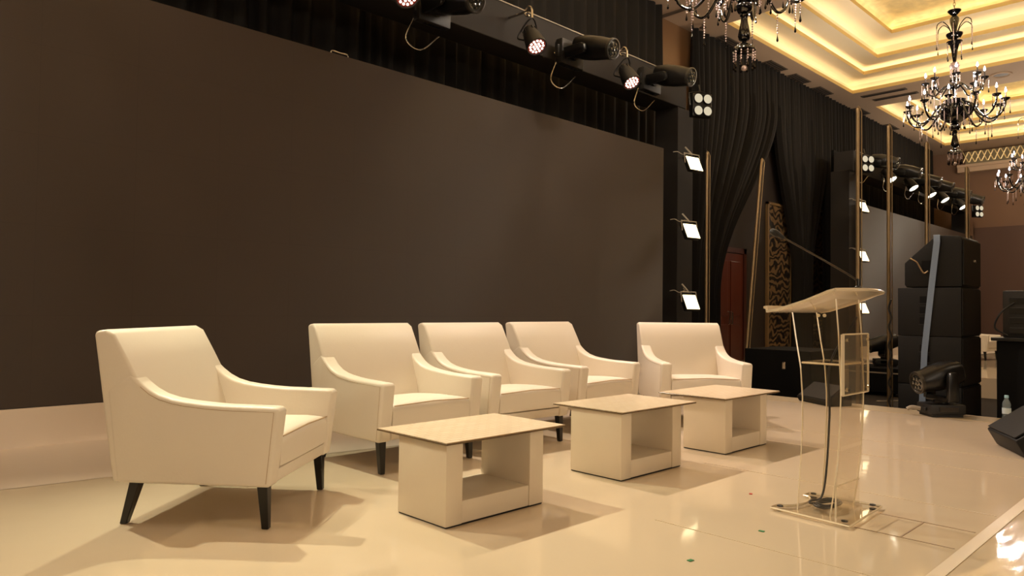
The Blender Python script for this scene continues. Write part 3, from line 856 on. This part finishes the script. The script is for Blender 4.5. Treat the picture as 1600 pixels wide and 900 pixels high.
# microphone
t = thing('gooseneck_microphone', 'thin black gooseneck microphone rising from the top of the clear lectern', 'microphone', (3.47, 1.268, 1.0565))
bm = BM(); lathe(bm, [(.016, 0), (.016, .012), (.008, .018), (.006, .05)], 14); obj('base', bm, M['black'], t, 40)
top = Vector((-.05, .355, .27))
bm = BM(); tube(bm, spline([(0, 0, .03), (-.003, .02, .055), top*.4+Vector((0, 0, .028)), top], 8), .0042, 8); obj('stem', bm, mat('dark_satin_metal', (70, 62, 52), .35, metal=.6), t, 60)
d = (top-Vector((-.003, .02, .055))).normalized(); q = Vector((0, 0, 1)).rotation_difference(d).to_matrix().to_4x4()
bm = BM(); lathe(bm, [(.005, -.03), (.009, -.02), (.012, 0), (.016, .008), (.018, .025), (.014, .045), (.005, .052)], 14, M4=Matrix.Translation(top) @ q); obj('windscreen', bm, M['blackpaint'], t, 50)
# coiled cable in the lectern
bm = BM(); pts = []
for k in range(64):
    a = k/64*2*PI*3.0; rr = .075+.012*math.sin(a*.7)
    pts.append((3.54+rr*math.cos(a)*1.1, 1.455+rr*.62*math.sin(a)-.02, .027+.004*(k/64*3)+.002*math.sin(3*a)))
pts2 = spline([(3.50, 1.275, 1.02), (3.62, 1.33, .93), (3.615, 1.452, .70), (3.612, 1.455, .45), (3.60, 1.465, .18), (3.575, 1.478, .05), (3.53, 1.51, .032), (3.49, 1.49, .030), pts[0]], 8)
tube(bm, pts2[8:]+pts, .0052, 6)
tag(obj('microphone_cable', bm, M['cable'], smooth=60), 'black microphone cable coiled on the base of the clear lectern', 'cable')

# ------------------------------------------------------------------ stage-side gear
# moving head on the stage edge
mh = moving_head('moving head light standing on the stage edge before the speaker stack', (7.58, 2.03, 0.0025), (0, 0, R_(-45)), tilt=R_(14), pan=R_(-84), lens='lensdark'); mh.scale = (.95, .95, 1.02)
bm = BM(); tube(bm, spline([(-.19, .02, .06), (-.26, .04, .07), (-.3, .06, .05)], 5), .018, 8); obj('plug', bm, M['greycable'], mh)
# speaker stack on the hall floor: side faces -X, grille faces -Y
SX0, SX1, SY0, SY1 = 8.4, 9.12, 2.05, 2.66
def sub(label, z0, z1):
    t = thing('subwoofer', label, 'loudspeaker', ((SX0+SX1)/2, (SY0+SY1)/2, z0))
    hx, hy = (SX1-SX0)/2, (SY1-SY0)/2; h = z1-z0-.004
    bm = BM(); box(bm, -hx, hx, -hy+.012, hy, 0.0, h, .008); obj('cabinet', bm, M['subpaint'], t, 40)
    bm = BM(); box(bm, -hx+.012, hx-.012, -hy, -hy+.0115, .015, h-.015, .004); obj('grille', bm, M['grille'], t)
    for dz in (.16, .27, .38):
        if dz < h-.06:
            bm = BM(); box(bm, -hx-.003, -hx-.0005, .0, .09, dz-.035, dz+.035); hb = obj('handle', bm, M['mask'], t)
            bm = BM(); box(bm, -hx-.006, -hx-.0035, -.01, .1, dz-.043, dz-.037); obj('rim', bm, M['blackpaint'], hb)
    return t
sub('lowest black subwoofer of the strapped speaker stack', HF, .205)
sub('middle black subwoofer of the strapped speaker stack', .206, .715)
sub('upper black subwoofer under the angled top speaker', .716, 1.225)
# top speaker, wedge back
t = thing('top_loudspeaker', 'angled black loudspeaker on top of the strapped speaker stack', 'loudspeaker', (8.76, 2.35, 1.227))
bm = BM()
poly = [(-.29, 0), (.23, 0), (.25, .03), (.25, .26), (.10, .40), (-.06, .545), (-.27, .525), (-.29, .50)]
prism(bm, poly, -.34, .34, .012, 3); obj('cabinet', bm, M['subpaint'], t, 40)
bm = BM(); box(bm, -.325, .325, -.304, -.291, .02, .49, .004); obj('grille', bm, M['grille'], t)
bm = BM(); box(bm, -.345, -.3405, -.02, .08, .17, .28); obj('handle', bm, M['mask'], t)
bm = BM(); tube(bm, spline([(-.345, .19, .31), (-.35, .13, .27), (-.352, .1, .22), (-.35, .06, .15), (-.35, .02, .17)], 6), .008, 6); obj('chain', bm, M['alu'], t)
bm = BM(); lathe(bm, [(.02, 0), (.018, .02)], 10, M4=Matrix.Translation((.05, -.304, .28)) @ Matrix.Rotation(PI/2, 4, 'X')); obj('badge', bm, M['chrome'], t)
# strap over the stack
bm = BM(); X = SX0-.007; w = .03
path = [(8.42, 2.29, 1.775), (8.405, 2.285, 1.762), (X, 2.28, 1.70), (X, 2.33, 1.24), (X, 2.36, .95), (X, 2.40, .55), (X, 2.42, .1), (X, 2.43, -.28)]
rows = [[bm.verts.new((x, y-w, z)), bm.verts.new((x, y+w, z)), bm.verts.new((x-.004, y+w, z)), bm.verts.new((x-.004, y-w, z))] for x, y, z in path]
for a, b in zip(rows, rows[1:]):
    for k in range(4): bm.faces.new((a[k], a[(k+1) % 4], b[(k+1) % 4], b[k]))
bm.faces.new(rows[0]); bm.faces.new(rows[-1])
tag(obj('ratchet_strap', bm, M['strap']), 'blue-grey ratchet strap running down the speaker stack', 'strap')
# cable zigzag behind the stack
bm = BM(); tube(bm, spline([(8.39, 2.72+.03*(k % 2), 1.1-.1*k) for k in range(14)], 4), .009, 6)
tag(obj('coiled_cable', bm, M['cable']), 'curly black cable hanging down the back edge of the speaker stack', 'cable')

# equipment table and rack right of the stack
t = thing('equipment_table', 'black draped table right of the speaker stack', 'table', (9.2, 1.25, HF))
bm = BM(); box(bm, -.62, .62, -.55, .55, 0.002, .985, .01); obj('drape', bm, M['mask'], t)
bm = BM(); box(bm, -.66, .66, -.59, .59, .986, 1.02, .005); obj('tabletop', bm, M['black'], t)
t = thing('equipment_rack', 'black slotted equipment case on the draped table', 'rack', (9.15, 1.26, HF+1.0215))
bm = BM(); box(bm, -.5, .5, -.5, .5, 0, .47, .012); obj('case', bm, M['blackpaint'], t, 40)
for z in (.07, .17, .27, .37):
    bm = BM(); box(bm, -.512, -.501, -.44, .44, z-.03, z+.03, .004); obj('rack_unit', bm, M['black'], t)
bm = BM(); tube(bm, spline([(-.505, .4, .35), (-.56, .5, .25), (-.58, .55, .1), (-.55, .45, .02)], 6), .009, 6); obj('cable', bm, M['cable'], t)
# floor wedge monitor at the right front
t = thing('stage_monitor', 'black wedge stage monitor on the stage at the right edge of the picture', 'loudspeaker', (6.15, 1.28, 0.0025), math.atan2(1.046-1.305, 5.701-6.17)+PI)
# local +x runs from the near corner away, so shift the body
bm = BM()
poly = [(-.02, .0), (-.46, .0), (-.5, .06), (-.42, .36), (-.34, .38), (.045, .115)]
prism(bm, poly, -.46, .10, .012, 3); obj('cabinet', bm, M['subpaint'], t, 40)
bm = BM()
n = Vector((0, .265, .385)).normalized()
prism(bm, [(-.325, .379+.002), (-.315, .388), (.045, .134), (.035, .128)], -.44, .08, .003, 2); obj('grille', bm, M['grille'], t)
# second monitor seen through the lectern
t = thing('floor_monitor', 'low black wedge monitor at the back stage edge, seen through the lectern', 'loudspeaker', (7.62, 3.12, .0025), R_(60))
bm = BM(); prism(bm, [(-.13, 0), (.13, 0), (.16, .05), (-.06, .2), (-.13, .18)], -.25, .25, .01, 2); obj('cabinet', bm, M['mask'], t, 40)
bm = BM(); prism(bm, [(.148, .062), (-.05, .197), (-.047, .202), (.151, .067)], -.23, .23); obj('grille', bm, M['grille'], t)
# flight case by drape
t = thing('flight_case', 'black flight case with bright latches on the floor left of the lectern', 'case', (9.6, 4.35, HF))
bm = BM(); box(bm, -.5, .5, -.45, .45, .07, .75, .01); obj('body', bm, M['mask'], t)
bm = BM()
for y in (-.1,): box(bm, -.515, -.501, y-.025, y+.025, .5, .6, .012)
obj('latch', bm, M['chrome'], t)
for x in (-.4, .4):
    for y in (-.35, .35):
        bm = BM(); lathe(bm, [(.035, -.02), (.035, .02)], 12, M4=Matrix.Translation((x, y, .035)) @ Matrix.Rotation(PI/2, 4, 'X')); obj('caster', bm, M['black'], t)
# case with moving head near the far stage
t = thing('road_case', 'black road case at the corner of the far stage, carrying a moving head', 'case', (12.05, 4.0, HF))
bm = BM(); box(bm, -.45, .45, -.38, .38, .06, .42, .01); obj('body', bm, M['mask'], t)
bm = BM(); box(bm, -.46, .46, -.39, .39, .34, .36, .003); obj('trim', bm, M['greycable'], t)
for x in (-.38, .38):
    for y in (-.3, .3):
        bm = BM(); lathe(bm, [(.03, -.02), (.03, .02)], 12, M4=Matrix.Translation((x, y, .03)) @ Matrix.Rotation(PI/2, 4, 'X')); obj('caster', bm, M['black'], t)
d = dup(mh, (12.05, 4.0, HF+.4215), rot=(0, 0, R_(-60)), label='moving head light standing on the road case beyond the lectern')
bm = BM(); tube(bm, spline([(11.6, 3.6, .15), (11.5, 3.5, .0), (11.4, 3.52, -.27), (11.1, 3.5, -.29), (10.8, 3.7, -.29)], 6), .012, 6)
tag(obj('power_cable', bm, M['greycable'], smooth=60), 'pale cable hanging from the road case to the dark floor', 'cable')

# bottle
t = thing('water_bottle', 'clear plastic water bottle on the stage edge behind the wedge monitor', 'bottle', (7.6, 1.52, .0025))
bm = BM(); lathe(bm, [(.03, 0), (.034, .008), (.034, .05), (.031, .06), (.034, .07), (.034, .12), (.031, .14), (.034, .15), (.03, .175), (.016, .2), (.014, .215)], 20); obj('body', bm, M['bottle'], t, 50)
bm = BM(); lathe(bm, [(.0345, .075), (.0345, .125)], 20, cap=False); obj('wrap_label', bm, mat('pale_wrap', (190, 205, 212), .4), t, 50)
bm = BM(); lathe(bm, [(.0165, .213), (.0165, .233), (.015, .236)], 16); obj('cap', bm, M['cap'], t, 40)

# ------------------------------------------------------------------ poles
def pole(label, x, y, z1, top=None):
    t = thing('drape_pole', label, 'pole', (x, y, HF if x > 7.9 else 0))
    z0 = t.location.z
    dx, dy = top if top else (0, 0)
    h = z1-z0
    bm = BM(); tube(bm, [(0, 0, .01), (dx*.5, dy*.5, h*.5), (dx, dy, h)], .023, 10); 
    obj('outer_tube', bm, M['alu'], t, 60)
    bm = BM(); tube(bm, [(.034, -.03, .01), (.034+dx, -.03+dy, h-.05), (.02+dx, -.017+dy, h), (dx, dy, h+.02)], .007, 8); obj('pull_cord', bm, M['alu'], t, 60)
    bm = BM(); box(bm, -.2, .2, -.2, .2, .0, .0095, .002); obj('base_plate', bm, M['black'], t)
    return t
pole('thin upright pole just right of the near truss post', 9.66, 5.72, 3.34)
pole('leaning pole in front of the swept side drape', 10.1, 5.35, 3.36, (.66, .05))
pole('tall pole rising right behind the lectern top, beside the far side lamps', 8.75, 3.2, 3.35)
pole('tall pole between the lectern and the speaker stack', 9.77, 3.2, 3.33)
pole('tall pole rising behind the angled top loudspeaker', 11.3, 3.2, 3.37)
pole('last tall pole on the right, before the brown far wall', 13.36, 3.2, 3.32)

# ------------------------------------------------------------------ chandeliers
def bead_strand(n, step, drop=True):
    bm = BM()
    for k in range(n):
        z = -step*(k+.5); r = step*.38
        T = Matrix.Translation((0, 0, z))
        bmesh.ops.create_icosphere(bm, subdivisions=1, radius=r, matrix=T)
    if drop:
        L0 = -step*n
        f0 = len(bm.faces)
        lathe(bm, [(.002, L0), (.004, L0-.02), (.011, L0-.055), (.012, L0-.065), (.006, L0-.078)], 8, mi=1)
    tube(bm, [(0, 0, 0), (0, 0, -step*n)], .0015, 4)
    me = bpy.data.meshes.new('bead_strand'); bm.to_mesh(me); bm.free()
    me.materials.append(M['crystal']); me.materials.append(M['blackdrop'])
    return me
ST = {k: bead_strand(k, .027) for k in (4, 6, 8, 11)}
def strand(n, loc, parent):
    o = bpy.data.objects.new('bead_strand', ST[n]); COL.objects.link(o); o.parent = parent; o.location = loc; return o
flame_me = None
def candle(parent, loc):
    """cup, sleeve and bulb at loc on parent"""
    global flame_me, cup_me, slv_me
    if flame_me is None:
        bm = BM(); lathe(bm, [(.01, -.03), (.03, -.02), (.062, .01), (.066, .022), (.02, .012), (.012, .014)], 14); cup_me = bpy.data.meshes.new('drip_pan'); bm.to_mesh(cup_me); bm.free(); cup_me.materials.append(M['glass_black'])
        bm = BM(); lathe(bm, [(.011, .012), (.011, .12)], 8); slv_me = bpy.data.meshes.new('candle'); bm.to_mesh(slv_me); bm.free(); slv_me.materials.append(M['candle'])
        bm = BM(); lathe(bm, [(.007, .121), (.015, .137), (.013, .158), (.005, .185), (.001, .2)], 8); flame_me = bpy.data.meshes.new('bulb'); bm.to_mesh(flame_me); bm.free(); flame_me.materials.append(M['bulb'])
    r = []
    for n, me in (('drip_pan', cup_me), ('candle', slv_me), ('bulb', flame_me)):
        o = bpy.data.objects.new(n, me); COL.objects.link(o); o.parent = parent; o.location = loc; r.append(o)
    return r
def chandelier(label, loc):
    """origin at the lowest crystal ball"""
    t = thing('chandelier', label, 'chandelier', loc, 0)
    G = M['glass_black']
    def part(name, prof, m=G, n=24):
        bm = BM(); lathe(bm, prof, n); return obj(name, bm, m, t, 50)
    bm = BM(); bmesh.ops.create_icosphere(bm, subdivisions=2, radius=.03, matrix=Matrix.Translation((0, 0, .03))); obj('crystal_ball', bm, M['crystal'], t)
    part('bell_cap', [(.10, .20), (.112, .205), (.105, .235), (.07, .262), (.03, .275), (.02, .30)])
    part('lower_baluster', [(.022, .30), (.05, .315), (.062, .35), (.05, .42), (.034, .50), (.032, .545), (.045, .56), (.03, .575)])
    part('lower_ball', [(.02, .576), (.06, .59), (.082, .63), (.082, .66), (.06, .70), (.02, .715)])
    part('bowl', [(.03, .716), (.10, .73), (.19, .79), (.245, .87), (.262, .935), (.25, .945), (.22, .935), (.05, .93)], n=30)
    part('hub', [(.05, .931), (.08, .95), (.085, 1.0), (.06, 1.03), (.07, 1.05), (.165, 1.09), (.17, 1.10), (.06, 1.115), (.03, 1.14)])
    part('stem', [(.026, 1.14), (.03, 1.25), (.045, 1.32), (.05, 1.36), (.03, 1.45), (.025, 1.62)])
    part('glass_ball', [(.025, 1.621), (.06, 1.645), (.078, 1.69), (.06, 1.735), (.025, 1.755)], M['crystal'])
    part('upper_baluster', [(.024, 1.756), (.03, 1.80), (.05, 1.95), (.07, 2.05), (.115, 2.085), (.12, 2.10), (.05, 2.125), (.03, 2.14)])
    part('upper_bowl', [(.03, 2.141), (.09, 2.16), (.125, 2.21), (.128, 2.235), (.05, 2.24), (.04, 2.25)])
    part('vase', [(.035, 2.251), (.045, 2.33), (.07, 2.44), (.072, 2.49), (.05, 2.53), (.03, 2.545)])
    part('top_cap', [(.03, 2.546), (.05, 2.56), (.10, 2.61), (.105, 2.63), (.03, 2.635), (.02, 2.66)])
    bm = BM()
    z = 2.66; k = 0
    while z < CEIL+.9-loc[2]:
        pts = [Vector((.018*math.cos(a), 0, z+.03+.035*math.sin(a))) for a in [2*PI*q/8 for q in range(9)]]
        if k % 2: pts = [Vector((0, p.x, p.z)) for p in pts]
        tube(bm, pts, .004, 4); z += .05; k += 1
    obj('chain', bm, M['alu'], t)
    # lower ring of long arms
    def arm(pts, rad, ang, cup, strands, r=.016):
        bm = BM(); tube(bm, spline(pts, 7), r, 8)
        a = obj('arm', bm, G, t, 60); a.rotation_euler = (0, 0, ang)
        candle(a, cup)
        for n, p in strands: strand(n, p, a)
        return a
    low = arm([(.07, 0, 1.0), (.16, 0, 1.045), (.27, 0, .99), (.36, 0, .84), (.50, 0, .72), (.63, 0, .77), (.70, 0, .90), (.71, 0, .985)], .7, 0, (.71, 0, 1.0),
              [(6, (.77, 0, 1.0)), (4, (.68, .05, 1.0)), (8, (.52, 0, .70)), (4, (.68, -.05, 1.0))])
    up = arm([(.04, 0, 1.30), (.12, 0, 1.36), (.2, 0, 1.30), (.29, 0, 1.21), (.38, 0, 1.25), (.42, 0, 1.36), (.425, 0, 1.40)], .4, 0, (.425, 0, 1.42),
             [(6, (.48, 0, 1.41)), (8, (.30, 0, 1.2)), (4, (.40, .05, 1.41)), (4, (.40, -.05, 1.41))], .012)
    curl_pts = [(.05, 0, 2.25), (.10, 0, 2.36), (.19, 0, 2.44), (.27, 0, 2.40), (.29, 0, 2.33)]
    bm = BM(); tube(bm, spline(curl_pts, 6), .008, 6); curl = obj('scroll', bm, G, t, 60); strand(11, (.29, 0, 2.33), curl)
    def spin(o, n, off):
        o.rotation_euler = (0, 0, off)
        for k in range(1, n):
            c = o.copy(); COL.objects.link(c); c.parent = t; c.rotation_euler = (0, 0, off+2*PI*k/n)
            for ch in list(o.children):
                d = ch.copy(); COL.objects.link(d); d.parent = c
    spin(low, 12, .13); spin(up, 8, .3); spin(curl, 6, .2)
    for k in range(16):
        a = 2*PI*k/16; strand((8, 11, 6)[k % 3], (.25*math.cos(a), .25*math.sin(a), .93), t)
    for k in range(10):
        a = 2*PI*k/10; strand(4, (.10*math.cos(a), .10*math.sin(a), .2), t)
    for k in range(6):
        a = 2*PI*k/6+.2; strand(8, (.115*math.cos(a), .115*math.sin(a), 2.085), t)
    for k in range(8):
        a = 2*PI*k/8; strand(8, (.17*math.cos(a), .17*math.sin(a), 1.095), t)
    for k in range(8):
        a = 2*PI*k/8+.3; strand(6, (.06*math.cos(a), .06*math.sin(a), 1.66), t)
    return t
ch = chandelier('large black crystal chandelier with lit candle bulbs hanging at the upper right', (13.75, 3.46, 3.45))
dup(ch, (6.6, 3.5, 3.335), rz=.2, label='nearest chandelier, only its beaded lower half showing at the top edge')
dup(ch, (20.6, 3.56, 3.2), rz=.4, label='farthest lit chandelier, cut by the right edge of the picture')

dup(ch, (-.4, 3.5, 3.4), rz=.3, label='added black crystal chandelier over the left end of the stage, unseen above the picture')  # extra chandelier added out of view to supply light
for cx, cy, cz in ((13.75, 3.46, 3.45), (6.6, 3.5, 3.335), (20.6, 3.56, 3.2), (-.4, 3.5, 3.4)):
    for k in range(6):
        a = 2*PI*k/6+.4
        ld = bpy.data.lights.new('candle_glow', 'POINT'); ld.energy = 46; ld.color = (1, .83, .64); ld.specular_factor = .2; ld.shadow_soft_size = .03
        o = bpy.data.objects.new('candle_glow', ld); COL.objects.link(o); o.location = (cx+.71*math.cos(a), cy+.71*math.sin(a), cz+1.24)

# confetti scraps
for (x, y, c, lab) in [(3.54, 1.83, 'red', 'tiny red paper scrap on the white stage floor left of the lectern'), (2.43, 1.5, 'green', 'tiny green paper scrap on the white stage floor near the front'), (2.98, 1.49, 'green', 'tiny green paper scrap on the stage close to the lectern base')]:
    bm = BM(); box(bm, -.012, .012, -.008, .008, 0, .002); o = obj('confetti', bm, M[c], loc=(x, y, .0005)); o.rotation_euler = (0, 0, x*9); tag(o, lab, 'paper scrap')

# ------------------------------------------------------------------ lights
def spot(loc, target, energy, col, size=70, blend=.6, radius=.07):
    ld = bpy.data.lights.new('par_beam', 'SPOT'); ld.energy = energy; ld.color = col; ld.spot_size = math.radians(size); ld.spot_blend = blend; ld.shadow_soft_size = radius
    o = bpy.data.objects.new('par_beam', ld); COL.objects.link(o); o.location = loc
    o.rotation_euler = (Vector(target)-Vector(loc)).to_track_quat('-Z', 'Y').to_euler()
    return o
def area(name, loc, target, energy, col, sx, sy):
    ld = bpy.data.lights.new(name, 'AREA'); ld.shape = 'RECTANGLE'; ld.size = sx; ld.size_y = sy; ld.energy = energy; ld.color = col
    o = bpy.data.objects.new(name, ld); COL.objects.link(o); o.location = loc
    o.rotation_euler = (Vector(target)-Vector(loc)).to_track_quat('-Z', 'Y').to_euler()
    return o
EP = 560
cols = [(.98, .90, .66), (.95, .91, .64), (1, .83, .67), (1, .78, .65), (1, .80, .67)]
for (x, c) in zip((.4, 2.08, 3.78, 5.46, 7.14), cols):
    spot((x-.012, PY-.06, PZ-.09), (x+.1, 2.4, 0), EP, c, 60, .9, .03)
for x in (17.5, 20.5): spot((x, PY-.1, 3.8), (x, 2.6, 0), 90, (1, .82, .6), 85, .7)
# added fill lamps over the audience side, no fixtures modelled
for x in (1.5, 8): area('added_hall_fill', (x, -4.0, CEIL-.03), (x, -4.0, 0), 60, (1, .83, .64), 2.2, 2.2)
# added soft fill from the unseen end of the hall, brightening upright faces
area('added_front_fill', (-2, -10.5, 3.6), (3.2, 3, .4), 470, (1, .81, .60), 5, 1.6)

W = bpy.data.worlds.new('hall_air'); SC.world = W; W.use_nodes = True
W.node_tree.nodes['Background'].inputs[0].default_value = (.10, .07, .045, 1); W.node_tree.nodes['Background'].inputs[1].default_value = .3

SC.view_settings.view_transform = 'Standard'; SC.view_settings.look = 'None'; SC.view_settings.gamma = 1; SC.view_settings.use_curve_mapping = False
SC.view_settings.exposure = -.28
SC.cycles.use_denoising = True
SC.cycles.sample_clamp_indirect = 4
SC.cycles.transparent_max_bounces = 24
